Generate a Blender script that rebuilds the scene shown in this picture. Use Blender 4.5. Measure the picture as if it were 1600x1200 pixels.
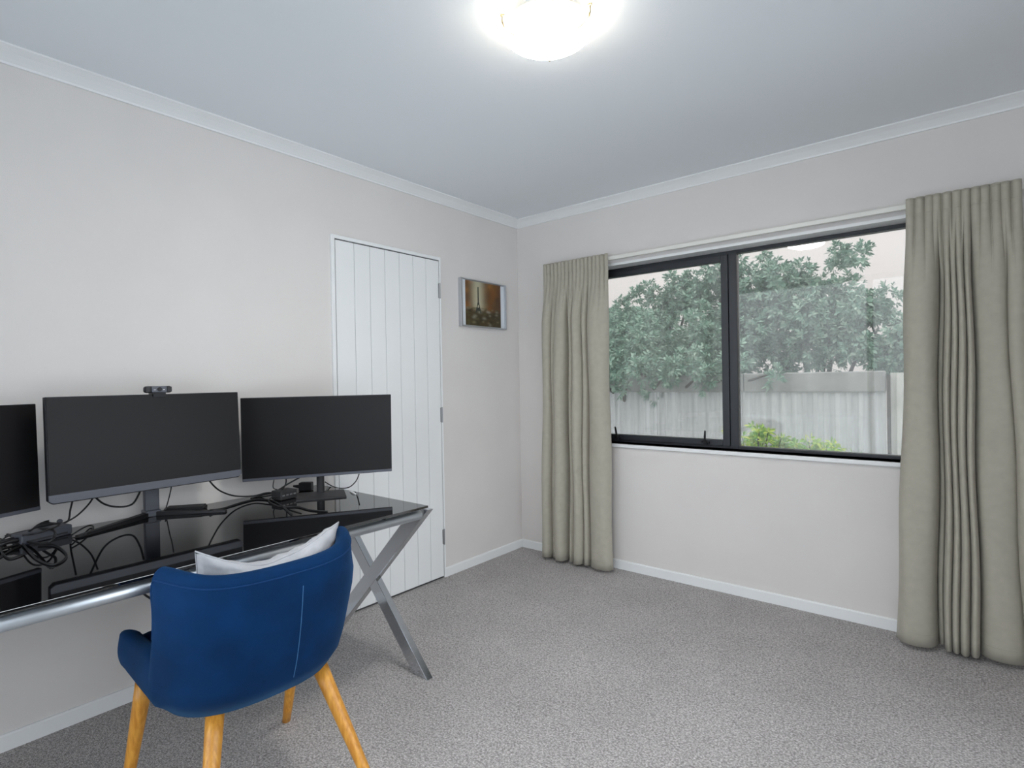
import bpy, bmesh, math, random
from mathutils import Vector, Matrix
from math import sin, cos, pi, radians, sqrt, exp

for o in list(bpy.data.objects): bpy.data.objects.remove(o)
S = bpy.context.scene
COL = S.collection

# ------------------------------------------------------------------ camera
FPX = 858.86
CAM = Vector((2.5387, -3.1843, 1.2324))
RT = Vector((0.773288, 0.633824, -0.017104))
UP = Vector((0.008941, 0.016073, 0.999831))
BK = Vector((0.633991, -0.773311, 0.006762))
cd = bpy.data.cameras.new('camera'); co = bpy.data.objects.new('camera', cd); COL.objects.link(co)
cd.sensor_width = 36.0; cd.lens = FPX / 1600 * 36.0; cd.clip_start = 0.02; cd.clip_end = 200
co.matrix_world = Matrix(((RT.x, UP.x, BK.x, CAM.x), (RT.y, UP.y, BK.y, CAM.y), (RT.z, UP.z, BK.z, CAM.z), (0, 0, 0, 1)))
S.camera = co

# ------------------------------------------------------------------ overcast sky (zenith three times the horizon)
W = bpy.data.worlds.new('overcast_sky'); S.world = W; W.use_nodes = True
wn = W.node_tree.nodes; wl = W.node_tree.links; wn.clear()
SKY = 3.7
tc = wn.new('ShaderNodeTexCoord'); sx = wn.new('ShaderNodeSeparateXYZ')
mx = wn.new('ShaderNodeMath'); mx.operation = 'MAXIMUM'; mx.inputs[1].default_value = 0
ma = wn.new('ShaderNodeMath'); ma.operation = 'MULTIPLY_ADD'; ma.inputs[1].default_value = 2 * SKY / 2; ma.inputs[2].default_value = SKY / 2
bg = wn.new('ShaderNodeBackground'); bg.inputs['Color'].default_value = (0.88, 0.93, 1.0, 1)
wo = wn.new('ShaderNodeOutputWorld')
wl.new(tc.outputs['Generated'], sx.inputs[0]); wl.new(sx.outputs['Z'], mx.inputs[0]); wl.new(mx.outputs[0], ma.inputs[0])
wl.new(ma.outputs[0], bg.inputs['Strength']); wl.new(bg.outputs[0], wo.inputs['Surface'])

LAMP = 48.0          # emission strength of the glass bowl
S.view_settings.view_transform = 'Standard'; S.view_settings.look = 'None'
S.view_settings.gamma = 1.0; S.view_settings.use_curve_mapping = False
S.view_settings.exposure = 0.50

# ------------------------------------------------------------------ helpers
def at(px, py, axis, val):
    d = -BK + RT * ((px - 800) / FPX) - UP * ((py - 600) / FPX)
    return CAM + d * ((val - CAM[axis]) / d[axis])

def mat(name, col, rough=0.6, metal=0.0, spec=0.5, ior=1.5, var=0.0, vscale=8.0, bump=0.0, bscale=200.0, sheen=0.0, coat=0.0, emit=None):
    m = bpy.data.materials.new(name); m.use_nodes = True
    n = m.node_tree.nodes; l = m.node_tree.links; b = n['Principled BSDF']
    b.inputs['Base Color'].default_value = (*col, 1); b.inputs['Roughness'].default_value = rough
    b.inputs['Metallic'].default_value = metal; b.inputs['Specular IOR Level'].default_value = spec; b.inputs['IOR'].default_value = ior
    if sheen: b.inputs['Sheen Weight'].default_value = sheen; b.inputs['Sheen Roughness'].default_value = 0.4
    if coat: b.inputs['Coat Weight'].default_value = coat
    if emit: b.inputs['Emission Color'].default_value = (*emit[0], 1); b.inputs['Emission Strength'].default_value = emit[1]
    t = n.new('ShaderNodeTexCoord')
    if var:
        nz = n.new('ShaderNodeTexNoise'); nz.inputs['Scale'].default_value = vscale; nz.inputs['Detail'].default_value = 5
        r = n.new('ShaderNodeValToRGB')
        r.color_ramp.elements[0].position = .3; r.color_ramp.elements[1].position = .7
        r.color_ramp.elements[0].color = (*[c * (1 - var) for c in col], 1); r.color_ramp.elements[1].color = (*[min(1, c * (1 + var)) for c in col], 1)
        l.new(t.outputs['Object'], nz.inputs['Vector']); l.new(nz.outputs['Fac'], r.inputs['Fac']); l.new(r.outputs['Color'], b.inputs['Base Color'])
    if bump:
        nb = n.new('ShaderNodeTexNoise'); nb.inputs['Scale'].default_value = bscale; nb.inputs['Detail'].default_value = 2
        bp = n.new('ShaderNodeBump'); bp.inputs['Strength'].default_value = bump; bp.inputs['Distance'].default_value = 0.002
        l.new(t.outputs['Object'], nb.inputs['Vector']); l.new(nb.outputs['Fac'], bp.inputs['Height']); l.new(bp.outputs['Normal'], b.inputs['Normal'])
    return m

def tag(o, label=None, cat=None, group=None, kind=None):
    if label: o['label'] = label
    if cat: o['category'] = cat
    if group: o['group'] = group
    if kind: o['kind'] = kind
    return o

def empty(name, loc=(0, 0, 0), rz=0.0):
    o = bpy.data.objects.new(name, None); COL.objects.link(o); o.location = loc; o.rotation_euler = (0, 0, rz); o.empty_display_size = .05
    return o

def link(name, me, m=None, parent=None, smooth=False):
    if m is not None:
        me.materials.clear(); me.materials.append(m)
    if smooth:
        for p in me.polygons: p.use_smooth = True
    o = bpy.data.objects.new(name, me); COL.objects.link(o)
    if parent is not None: o.parent = parent
    return o

def build(name, bm, m, parent=None, smooth=False, bevel=0.0, segs=2, sub=0, angle=40):
    bmesh.ops.recalc_face_normals(bm, faces=bm.faces)
    me = bpy.data.meshes.new(name); bm.to_mesh(me); bm.free()
    o = link(name, me, m, parent, smooth)
    if bevel:
        md = o.modifiers.new('bevel', 'BEVEL'); md.width = bevel; md.segments = segs; md.limit_method = 'ANGLE'; md.angle_limit = radians(30)
    if sub:
        md = o.modifiers.new('sub', 'SUBSURF'); md.levels = sub; md.render_levels = sub
    return o

def box(bm, x0, x1, y0, y1, z0, z1, M=None):
    v = [bm.verts.new((x, y, z)) for x in (x0, x1) for y in (y0, y1) for z in (z0, z1)]
    for f in ((0, 1, 3, 2), (4, 6, 7, 5), (0, 4, 5, 1), (2, 3, 7, 6), (0, 2, 6, 4), (1, 5, 7, 3)):
        bm.faces.new([v[i] for i in f])
    if M is not None:
        for q in v: q.co = M @ q.co
    return v

def boxo(name, m, parent, x0, x1, y0, y1, z0, z1, bevel=0.0, M=None, segs=2):
    bm = bmesh.new(); box(bm, x0, x1, y0, y1, z0, z1, M); return build(name, bm, m, parent, bevel=bevel, segs=segs)

def prism(bm, prof, axis_fn, a, b):
    """extrude 2D profile between two positions"""
    A = [bm.verts.new(axis_fn(p, a)) for p in prof]; B = [bm.verts.new(axis_fn(p, b)) for p in prof]
    n = len(prof)
    for i in range(n): bm.faces.new((A[i], A[(i + 1) % n], B[(i + 1) % n], B[i]))
    bm.faces.new(A[::-1]); bm.faces.new(B)

def frame_of(d):
    d = d.normalized(); a = Vector((0, 0, 1)) if abs(d.z) < .95 else Vector((1, 0, 0))
    u = d.cross(a).normalized(); return u, d.cross(u).normalized()

def tube(bm, pts, rad, n=8, cap=True):
    pts = [Vector(p) for p in pts]; rings = []
    u = None
    for i, p in enumerate(pts):
        d = (pts[min(i + 1, len(pts) - 1)] - pts[max(i - 1, 0)])
        if d.length < 1e-9: d = Vector((0, 0, 1))
        d.normalize()
        if u is None: u, v = frame_of(d)
        else:
            u = (u - d * u.dot(d)); u = u.normalized() if u.length > 1e-6 else frame_of(d)[0]
        v = d.cross(u)
        r = rad[i] if isinstance(rad, (list, tuple)) else rad
        rings.append([bm.verts.new(p + (u * cos(2 * pi * k / n) + v * sin(2 * pi * k / n)) * r) for k in range(n)])
    for a, b in zip(rings, rings[1:]):
        for k in range(n): bm.faces.new((a[k], a[(k + 1) % n], b[(k + 1) % n], b[k]))
    if cap: bm.faces.new(rings[0][::-1]); bm.faces.new(rings[-1])

def spline(pts, k=8):
    pts = [Vector(p) for p in pts]; out = []
    P = [pts[0]] + pts + [pts[-1]]
    for i in range(1, len(P) - 2):
        a, b, c, d = P[i - 1], P[i], P[i + 1], P[i + 2]
        for j in range(k):
            t = j / k
            out.append(.5 * ((2 * b) + (c - a) * t + (2 * a - 5 * b + 4 * c - d) * t * t + (3 * b - a - 3 * c + d) * t ** 3))
    out.append(pts[-1]); return out

def grid_mesh(bm, fn, nu, nv, closed_u=False):
    g = [[bm.verts.new(fn(i, j)) for j in range(nv)] for i in range(nu)]
    for i in range(nu if closed_u else nu - 1):
        for j in range(nv - 1):
            a = g[i]; b = g[(i + 1) % nu]
            bm.faces.new((a[j], b[j], b[j + 1], a[j + 1]))
    return g

def sstep(a, b, x):
    t = max(0, min(1, (x - a) / (b - a))); return t * t * (3 - 2 * t)

# ------------------------------------------------------------------ materials
M_wall = mat('wallpaper_greige', (.70, .668, .645), .85, var=.02, vscale=3, bump=.25, bscale=260)
M_ceil = mat('ceiling_paint', (.80, .83, .86), .9, bump=.05, bscale=300)
M_trim = mat('white_gloss_trim', (.80, .81, .81), .4)
M_door = mat('white_door_paint', (.80, .81, .81), .45)
M_dark = mat('door_gap_shadow', (.05, .05, .05), .9)
M_hinge = mat('hinge_steel', (.30, .30, .31), .35, metal=.8)
M_alu = mat('black_window_aluminium', (.022, .024, .030), .38)
M_curtain = mat('curtain_linen', (.400, .375, .310), .9, var=.05, vscale=30, bump=.15, bscale=500, sheen=.1)
M_track = mat('curtain_track_white', (.74, .73, .68), .4)
M_black = mat('black_plastic', (.010, .010, .012), .45, spec=.3)
M_blackm = mat('matt_black_plastic', (.02, .02, .022), .6)
M_grey = mat('slate_grey_plastic', (.075, .08, .10), .38)
M_screen = mat('screen_antiglare', (.010, .0095, .010), .38, spec=.20)
M_cable = mat('black_cable_rubber', (.010, .010, .011), .5)
M_cablew = mat('white_cable_rubber', (.75, .75, .75), .5)
M_chrome = mat('brushed_chrome', (.56, .58, .61), .14, metal=1)
M_tube = mat('satin_chrome_tube', (.72, .77, .82), .38, metal=1)
M_glassblk = mat('black_desk_glass', (.004, .004, .005), .03, ior=2.6, spec=.5)
M_velvet = mat('blue_velvet', (.0008, .022, .080), .8, spec=.12, var=.25, vscale=7, bump=.1, bscale=400, sheen=.10)
M_velvet.node_tree.nodes['Principled BSDF'].inputs['Sheen Tint'].default_value = (.2, .55, 1, 1)
M_piping = mat('blue_piping', (.001, .03, .11), .7, spec=.2)
M_stitch = mat('pale_blue_stitch', (.03, .13, .28), .7)
M_cushion = mat('grey_cushion_linen', (.44, .445, .47), .9, var=.07, vscale=25, bump=.4, bscale=90)
M_bowl = mat('lamp_bowl_glass', (.9, .88, .82), .3, emit=((1.0, .97, .92), LAMP))
M_bowlrim = mat('lamp_rim_cream_glass', (.85, .70, .42), .25, emit=((1.0, .80, .45), 1.0))
M_brass = mat('aged_brass', (.35, .28, .16), .35, metal=.9)
M_lampbase = mat('lamp_base_white', (.8, .8, .78), .5)
M_picframe = mat('brushed_silver_frame', (.55, .57, .60), .3, metal=.85)
M_mount = mat('picture_mount_white', (.70, .74, .78), .6)
M_fence = mat('grey_fence_sheet', (.58, .63, .66), .85, var=.22, vscale=5, bump=.3, bscale=40)
def streaks(m):
    n = m.node_tree.nodes; l = m.node_tree.links; t = n.new('ShaderNodeTexCoord'); mp = n.new('ShaderNodeMapping'); mp.inputs['Scale'].default_value = (9, 9, .5)
    nz = next(q for q in n if q.type == 'TEX_NOISE'); nz.inputs['Detail'].default_value = 8; nz.inputs['Scale'].default_value = 2.0
    l.new(t.outputs['Object'], mp.inputs[0]); l.new(mp.outputs[0], nz.inputs['Vector'])
streaks(M_fence)
M_cap = mat('concrete_cap', (.33, .36, .36), .9, var=.2, vscale=8)
M_fence2 = mat('pale_fence_sheet', (.58, .62, .60), .85, var=.12, vscale=5)
M_ground = mat('concrete_ground', (.52, .54, .55), .95, var=.2, vscale=2)  # pale tone chosen to bounce daylight up to the ceiling
M_bark = mat('tree_bark', (.06, .055, .045), .95, var=.3, vscale=20)

def wood():
    m = mat('honey_oak', (.60, .27, .035), .38); n = m.node_tree.nodes; l = m.node_tree.links; b = n['Principled BSDF']
    t = n.new('ShaderNodeTexCoord'); mp = n.new('ShaderNodeMapping'); mp.inputs['Scale'].default_value = (60, 60, 4)
    nz = n.new('ShaderNodeTexNoise'); nz.inputs['Scale'].default_value = 2; nz.inputs['Detail'].default_value = 4
    r = n.new('ShaderNodeValToRGB'); r.color_ramp.elements[0].position = .35; r.color_ramp.elements[1].position = .7
    r.color_ramp.elements[0].color = (.46, .185, .02, 1); r.color_ramp.elements[1].color = (.66, .32, .05, 1)
    l.new(t.outputs['Object'], mp.inputs[0]); l.new(mp.outputs[0], nz.inputs['Vector']); l.new(nz.outputs['Fac'], r.inputs['Fac']); l.new(r.outputs['Color'], b.inputs['Base Color'])
    return m
M_wood = wood()

def carpet():
    m = mat('loop_pile_carpet', (.20, .18, .17), .95); n = m.node_tree.nodes; l = m.node_tree.links; b = n['Principled BSDF']
    b.inputs['Specular IOR Level'].default_value = .1
    t = n.new('ShaderNodeTexCoord'); mp = n.new('ShaderNodeMapping'); mp.inputs['Scale'].default_value = (1, 1.5, 1)
    mp.inputs['Rotation'].default_value = (0, 0, 0)
    v = n.new('ShaderNodeTexVoronoi'); v.inputs['Scale'].default_value = 150; v.inputs['Randomness'].default_value = .75
    nz = n.new('ShaderNodeTexNoise'); nz.inputs['Scale'].default_value = 130; nz.inputs['Detail'].default_value = 3
    nl = n.new('ShaderNodeTexNoise'); nl.inputs['Scale'].default_value = 3; nl.inputs['Detail'].default_value = 4
    r = n.new('ShaderNodeValToRGB'); r.color_ramp.elements[0].position = .30; r.color_ramp.elements[1].position = .72
    r.color_ramp.elements[0].color = (.37, .342, .33, 1); r.color_ramp.elements[1].color = (.74, .71, .70, 1)
    mm = n.new('ShaderNodeMix'); mm.data_type = 'RGBA'; mm.blend_type = 'MULTIPLY'; mm.inputs[0].default_value = 1
    r2 = n.new('ShaderNodeValToRGB'); r2.color_ramp.elements[0].color = (1, 1, 1, 1); r2.color_ramp.elements[1].color = (.55, .55, .55, 1); r2.color_ramp.elements[0].position = .25; r2.color_ramp.elements[1].position = .75
    m3 = n.new('ShaderNodeMix'); m3.data_type = 'RGBA'; m3.blend_type = 'MULTIPLY'; m3.inputs[0].default_value = 1
    r3 = n.new('ShaderNodeValToRGB'); r3.color_ramp.elements[0].position = .3; r3.color_ramp.elements[1].position = .7
    r3.color_ramp.elements[0].color = (.93, .93, .93, 1); r3.color_ramp.elements[1].color = (1.05, 1.05, 1.05, 1)
    bp = n.new('ShaderNodeBump'); bp.inputs['Strength'].default_value = .6; bp.inputs['Distance'].default_value = .004; bp.invert = True
    l.new(t.outputs['Object'], mp.inputs[0]); l.new(mp.outputs[0], v.inputs['Vector']); l.new(t.outputs['Object'], nz.inputs['Vector']); l.new(t.outputs['Object'], nl.inputs['Vector'])
    l.new(nz.outputs['Fac'], r.inputs['Fac']); l.new(v.outputs['Distance'], r2.inputs['Fac']); l.new(nl.outputs['Fac'], r3.inputs['Fac'])
    l.new(r.outputs['Color'], mm.inputs[6]); l.new(r2.outputs['Color'], mm.inputs[7])
    l.new(mm.outputs[2], m3.inputs[6]); l.new(r3.outputs['Color'], m3.inputs[7]); l.new(m3.outputs[2], b.inputs['Base Color'])
    l.new(v.outputs['Distance'], bp.inputs['Height']); l.new(bp.outputs['Normal'], b.inputs['Normal'])
    return m
M_carpet = carpet()

def glass(name, tint, veil):
    """thin pane: tinted see-through with fresnel gloss, plus a streaky film of condensation that scatters the daylight"""
    m = bpy.data.materials.new(name); m.use_nodes = True; n = m.node_tree.nodes; l = m.node_tree.links; n.clear()
    out = n.new('ShaderNodeOutputMaterial'); tr = n.new('ShaderNodeBsdfTransparent'); tr.inputs[0].default_value = (*tint, 1)
    gl = n.new('ShaderNodeBsdfGlossy'); gl.inputs['Roughness'].default_value = .02
    fr = n.new('ShaderNodeFresnel'); fr.inputs['IOR'].default_value = 1.5
    tl = n.new('ShaderNodeBsdfTranslucent'); tl.inputs[0].default_value = (.92, .95, .95, 1)
    m1 = n.new('ShaderNodeMixShader'); m2 = n.new('ShaderNodeMixShader')
    t = n.new('ShaderNodeTexCoord'); mp = n.new('ShaderNodeMapping'); mp.inputs['Scale'].default_value = (9, 9, .8)
    nz = n.new('ShaderNodeTexNoise'); nz.inputs['Scale'].default_value = 1.6; nz.inputs['Detail'].default_value = 4
    mr = n.new('ShaderNodeMapRange'); mr.inputs['From Min'].default_value = .3; mr.inputs['From Max'].default_value = .7; mr.inputs['To Min'].default_value = veil * .6; mr.inputs['To Max'].default_value = veil * 1.4
    l.new(t.outputs['Object'], mp.inputs[0]); l.new(mp.outputs[0], nz.inputs['Vector']); l.new(nz.outputs['Fac'], mr.inputs['Value'])
    l.new(mr.outputs[0], m1.inputs[0]); l.new(tr.outputs[0], m1.inputs[1]); l.new(tl.outputs[0], m1.inputs[2])
    l.new(fr.outputs[0], m2.inputs[0]); l.new(m1.outputs[0], m2.inputs[1]); l.new(gl.outputs[0], m2.inputs[2]); l.new(m2.outputs[0], out.inputs['Surface'])
    return m
M_pane = glass('misted_dimmed_glass', (.52, .495, .47), .05)  # misted, with a grey tint added to dim the bright view outside
M_clear = glass('clear_window_glass', (.97, .98, .98), 0.0)

def leaf_mat(name, c0, c1, c2):
    m = mat(name, c1, .55); n = m.node_tree.nodes; l = m.node_tree.links; b = n['Principled BSDF']
    g = n.new('ShaderNodeNewGeometry'); r = n.new('ShaderNodeValToRGB')
    r.color_ramp.elements[0].color = (*c0, 1); r.color_ramp.elements[1].color = (*c2, 1)
    e = r.color_ramp.elements.new(.5); e.color = (*c1, 1)
    l.new(g.outputs['Random Per Island'], r.inputs['Fac']); l.new(r.outputs['Color'], b.inputs['Base Color'])
    return m
M_leaf = leaf_mat('grey_green_leaf', (.12, .26, .20), (.24, .42, .34), (.44, .60, .50))
M_leafy = leaf_mat('lime_leaf', (.14, .42, .10), (.38, .62, .10), (.62, .72, .12))

# ------------------------------------------------------------------ room shell
H = 2.40; RX = 3.20; RY = -3.75; T = .14
WX0, WX1, WZ0, WZ1 = .60, 2.44, .810, 1.967
def struct(name, label=None):
    o = empty(name); tag(o, label, None, None, 'structure'); return o
def sbox(name, m, *b, label=None, bevel=0):
    o = boxo(name, m, None, *b, bevel=bevel); tag(o, label, None, None, 'structure'); return o

sbox('floor', M_carpet, -T, RX + T, RY - T, T, -.10, 0, label='grey brown loop pile carpet covering the whole floor')
sbox('ceiling', M_ceil, -T, RX + T, RY - T, T, H, H + .1, label='smooth white painted ceiling')
sbox('wall_left', M_wall, -T, 0, RY - T, T, 0, H, label='greige papered wall behind the desk and door')
bm = bmesh.new()
box(bm, 0, WX0, 0, T, 0, H); box(bm, WX1, RX + T, 0, T, 0, H); box(bm, WX0, WX1, 0, T, 0, WZ0); box(bm, WX0, WX1, 0, T, WZ1, H)
tag(build('wall_back', bm, M_wall), 'greige papered wall holding the black framed window', None, None, 'structure')
DX0, DX1, DZ, DZF = .15, 3.05, 2.12, 2.33
bm = bmesh.new()
box(bm, 0, DX0, RY - T, RY, 0, H); box(bm, DX1, RX + T, RY - T, RY, 0, H); box(bm, DX0, DX1, RY - T, RY, DZF, H)
tag(build('wall_front', bm, M_wall), 'greige papered wall with added wide sliding glass doors', None, None, 'structure')
SY0, SY1 = -3.45, -.75
bm = bmesh.new()
box(bm, RX, RX + T, RY, SY0, 0, H); box(bm, RX, RX + T, SY1, 0, 0, H); box(bm, RX, RX + T, SY0, SY1, DZ, H)
tag(build('wall_right', bm, M_wall), 'greige papered wall opposite the desk with added glass doors', None, None, 'structure')

# cornice: flat faced cove with small bead (profile: out from wall, down from ceiling)
cp = [(0, 0), (.060, 0), (.060, -.006), (.052, -.010), (.036, -.020), (.020, -.034), (.010, -.044), (.008, -.051), (0, -.051)]
def cornice(name, fn, a, b, label):
    bm = bmesh.new(); prism(bm, cp, fn, a, b); tag(build(name, bm, M_trim), label, None, None, 'structure')
cornice('trim_1', lambda p, t: (p[0], t, H + p[1]), RY, 0, 'white cove cornice above the wall behind the desk')
cornice('trim_2', lambda p, t: (t, -p[0], H + p[1]), 0, RX, 'white cove cornice above the window wall')
cornice('trim_3', lambda p, t: (RX - p[0], t, H + p[1]), RY, 0, 'white cove cornice opposite the desk')
cornice('trim_4', lambda p, t: (t, RY + p[0], H + p[1]), 0, RX, 'white cove cornice above the added glass doors')
bp = [(0, 0), (.012, 0), (.012, .052), (.008, .057), (0, .057)]
def skirting(name, segs, label):
    bm = bmesh.new()
    for fn, a, b in segs: prism(bm, bp, fn, a, b)
    tag(build(name, bm, M_trim), label, None, None, 'structure')
DY0, DY1, DTOP = -1.563, -.790, 2.010
fl = lambda p, t: (p[0], t, p[1])
skirting('baseboard_left', [(fl, RY, DY0), (fl, DY1, 0)], 'white baseboard along the wall behind the desk')
skirting('baseboard_back', [(lambda p, t: (t, -p[0], p[1]), 0, RX)], 'white baseboard under the window')
fq = lambda p, t: (RX - p[0], t, p[1])
skirting('baseboard_right', [(fq, RY, SY0), (fq, SY1, 0)], 'white baseboard opposite the desk')
fr_ = lambda p, t: (t, RY + p[0], p[1])
skirting('baseboard_front', [(fr_, 0, DX0), (fr_, DX1, RX)], 'white baseboard beside the added glass doors')

# ------------------------------------------------------------------ boarded door on wall_left
d1 = struct('door_1', 'white boarded door with grey hinges beside the desk')
boxo('door_frame', M_door, d1, 0, .014, DY0, DY0 + .020, 0, DTOP, .002)
boxo('door_frame', M_door, d1, 0, .014, DY1 - .011, DY1, 0, DTOP, .002)
boxo('door_frame', M_door, d1, 0, .014, DY0 + .020, DY1 - .011, DTOP - .020, DTOP, .002)
boxo('gap_shade', M_dark, d1, .0005, .003, DY0 + .020, DY1 - .011, 0.001, DTOP - .020)  # dark sheet behind the boards, paints shade into the gaps
gy = [-1.539, -1.423, -1.322, -1.220, -1.116, -1.013, -.912, -.804]
for a, b in zip(gy, gy[1:]):
    boxo('board', M_door, d1, .003, .010, a + .0011, b - .0011, .012, DTOP - .0255, .0015)
for z in (1.800, 1.024, .259):
    h = boxo('hinge', M_hinge, d1, .008, .014, -.812, -.797, z - .045, z + .045, .001)
    bm = bmesh.new(); tube(bm, [(.016, -.8035, z - .048), (.016, -.8035, z + .048)], .0055, 10); build('hinge_pin', bm, M_hinge, h)

# ------------------------------------------------------------------ window
w1 = struct('window_1', 'black aluminium window with an awning sash and a fixed pane')
FY = .100
def ring(name, m, parent, x0, x1, z0, z1, wl_, wr, wb, wt, y0, y1, bev=.002):
    bm = bmesh.new()
    box(bm, x0, x0 + wl_, y0, y1, z0, z1); box(bm, x1 - wr, x1, y0, y1, z0, z1)
    box(bm, x0 + wl_, x1 - wr, y0, y1, z0, z0 + wb); box(bm, x0 + wl_, x1 - wr, y0, y1, z1 - wt, z1)
    return build(name, bm, m, parent, bevel=bev)
# white timber liner of the opening
bm = bmesh.new()
box(bm, WX0 - .0, WX0 + .004, -.004, FY, WZ0, WZ1); box(bm, WX1 - .004, WX1, -.004, FY, WZ0, WZ1); box(bm, WX0, WX1, -.004, FY, WZ1 - .004, WZ1 + .012)
build('reveal', bm, M_trim, w1)
boxo('window_sill', M_trim, w1, WX0 - .03, WX1 + .03, -.016, FY + .01, WZ0 - .022, WZ0, .004)
ring('frame', M_alu, w1, WX0 + .004, WX1 - .004, WZ0, WZ1 - .004, .030, .030, .018, .020, FY, FY + .05)
MX0, MX1 = 1.490, 1.535
boxo('mullion', M_alu, w1, MX0, MX1, FY - .002, FY + .05, WZ0, WZ1 - .004, .002)
sash = ring('sash', M_alu, w1, WX0 + .030, MX0 - .002, WZ0 + .016, WZ1 - .024, .040, .040, .034, .036, FY - .010, FY + .035)
boxo('pane', M_pane, w1, WX0 + .060, MX0 - .030, FY + .018, FY + .022, WZ0 + .045, WZ1 - .055)
boxo('pane', M_pane, w1, MX1 - .004, WX1 - .030, FY + .018, FY + .022, WZ0 + .012, WZ1 - .020)
for lx, tilt in ((.762, -.18), (1.345, .06)):
    l = empty('latch'); l.parent = w1
    bm = bmesh.new(); box(bm, lx - .022, lx + .026, FY - .024, FY - .010, .836, .850); box(bm, lx - .008, lx + .012, FY - .030, FY - .010, .828, .858)
    build('latch_base', bm, M_black, l, bevel=.002)
    Mx = Matrix.Translation((lx, FY - .030, .842)) @ Matrix.Rotation(tilt, 4, 'Y')
    bm = bmesh.new(); prism(bm, [(-.006, 0), (.007, 0), (.005, .066), (.002, .072), (-.003, .070)], lambda p, t: Mx @ Vector((p[0], t, p[1])), -.004, .006)
    build('latch_handle', bm, M_black, l, bevel=.001)

# unseen sliding glass doors added behind the viewer to let in daylight
d2 = struct('added_door_2', 'wide black framed sliding glass doors added for daylight')
ring('frame', M_alu, d2, DX0, DX1, 0, DZF, .05, .05, .04, .05, RY - .10, RY - .04)
boxo('meeting_stile', M_alu, d2, 1.72, 1.78, RY - .09, RY - .05, .04, DZF - .05, .002)
boxo('pane', M_clear, d2, DX0 + .045, 1.73, RY - .072, RY - .068, .035, DZF - .045)
boxo('pane', M_clear, d2, 1.77, DX1 - .045, RY - .072, RY - .068, .035, DZF - .045)

d3 = struct('added_door_3', 'black framed sliding glass doors added opposite the desk for daylight')  # second added glazed opening, out of view, brightens the room
bm = bmesh.new(); X0_, X1_ = RX + .04, RX + .10
box(bm, X0_, X1_, SY0, SY0 + .05, 0, DZ); box(bm, X0_, X1_, SY1 - .05, SY1, 0, DZ); box(bm, X0_, X1_, SY0 + .05, SY1 - .05, 0, .04); box(bm, X0_, X1_, SY0 + .05, SY1 - .05, DZ - .05, DZ)
build('frame', bm, M_alu, d3, bevel=.002)
boxo('meeting_stile', M_alu, d3, RX + .05, RX + .09, -2.13, -2.07, .04, DZ - .05, .002)
boxo('pane', M_clear, d3, RX + .068, RX + .072, SY0 + .045, -2.12, .035, DZ - .045)
boxo('pane', M_clear, d3, RX + .068, RX + .072, -2.08, SY1 - .045, .035, DZ - .045)

# ------------------------------------------------------------------ outside
bm = bmesh.new(); box(bm, -14, 16, T + .001, 16, -.5, -.35); box(bm, -14, 16, -18, RY - T - .001, -.30, -.15); box(bm, RX + T + .001, 16, RY - T - .001, T, -.30, -.15)
tag(build('ground', bm, M_ground), 'concrete ground outside the house', None, None, 'structure')

fence = empty('boundary_fence', (0, 3.0, -.35))
tag(fence, 'weathered grey corrugated fence with concrete cap outside the window', 'fence')
FT = 1.262 + .35
def sheet(x0, x1, ztop, m, dz=0):
    bm = bmesh.new(); n = int((x1 - x0) / .012)
    def fn(i, j):
        x = x0 + (x1 - x0) * i / (n - 1); k = j
        ph = (x % .098) / .098
        y = -.018 * (.5 + .5 * math.tanh(4 * sin(2 * pi * ph)))
        return Vector((x, y + (0 if j < 2 else .012), (0, ztop, ztop, 0)[j]))
    grid_mesh(bm, fn, n, 4)
    return build('fence_sheet', bm, m, fence)
xs = [-4.2, -3.22, -2.24, -1.26, -.28, .70, 1.99]
for a, b in zip(xs, xs[1:]): sheet(a, b - .004, FT - .16, M_fence)
sheet(2.02, 3.0, FT - .02, M_fence2); sheet(3.004, 4.0, FT - .02, M_fence2)
for a, b in ((-4.2, -1.4), (-1.4, .72), (.72, 1.99)):
    boxo('fence_cap', M_cap, fence, a, b - .005, -.045, .04, FT - .20, FT, .012)
boxo('fence_post', M_bark, fence, 1.992, 2.018, -.035, .04, 0, FT - .04, .004)
for x in (-4.2, -1.4): boxo('fence_post', M_cap, fence, x - .05, x + .05, .04, .12, 0, FT - .02, .004)

def leafmesh(name, shoots, m, parent, rnd, ll=.062, lw=.0145, nl=9):
    V = []; F = []
    for c, d, sc in shoots:
        u, v = frame_of(d)
        for k in range(nl):
            a = 2 * pi * (k / nl) * 2.4 + rnd.random() * .6; el = .15 + 1.1 * (k / nl) + rnd.uniform(-.2, .2)
            side = u * cos(a) + v * sin(a)
            ax = (d.normalized() * sin(el) + side * cos(el)).normalized()
            w = ax.cross(d if abs(ax.dot(d.normalized())) < .95 else side); w = w.normalized() * lw * sc * rnd.uniform(.8, 1.2)
            L = ll * sc * rnd.uniform(.75, 1.25); p0 = c + d * (.04 * sc * (k / nl - .5))
            i = len(V)
            V += [p0, p0 + ax * L * .5 + w, p0 + ax * L + Vector((0, 0, -.12 * L)), p0 + ax * L * .5 - w]
            F += [(i, i + 1, i + 2), (i, i + 2, i + 3)]
    me = bpy.data.meshes.new(name); me.from_pydata([tuple(q) for q in V], [], F); me.update()
    o = link(name, me, m, parent); o['kind'] = 'stuff'; return o

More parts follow.
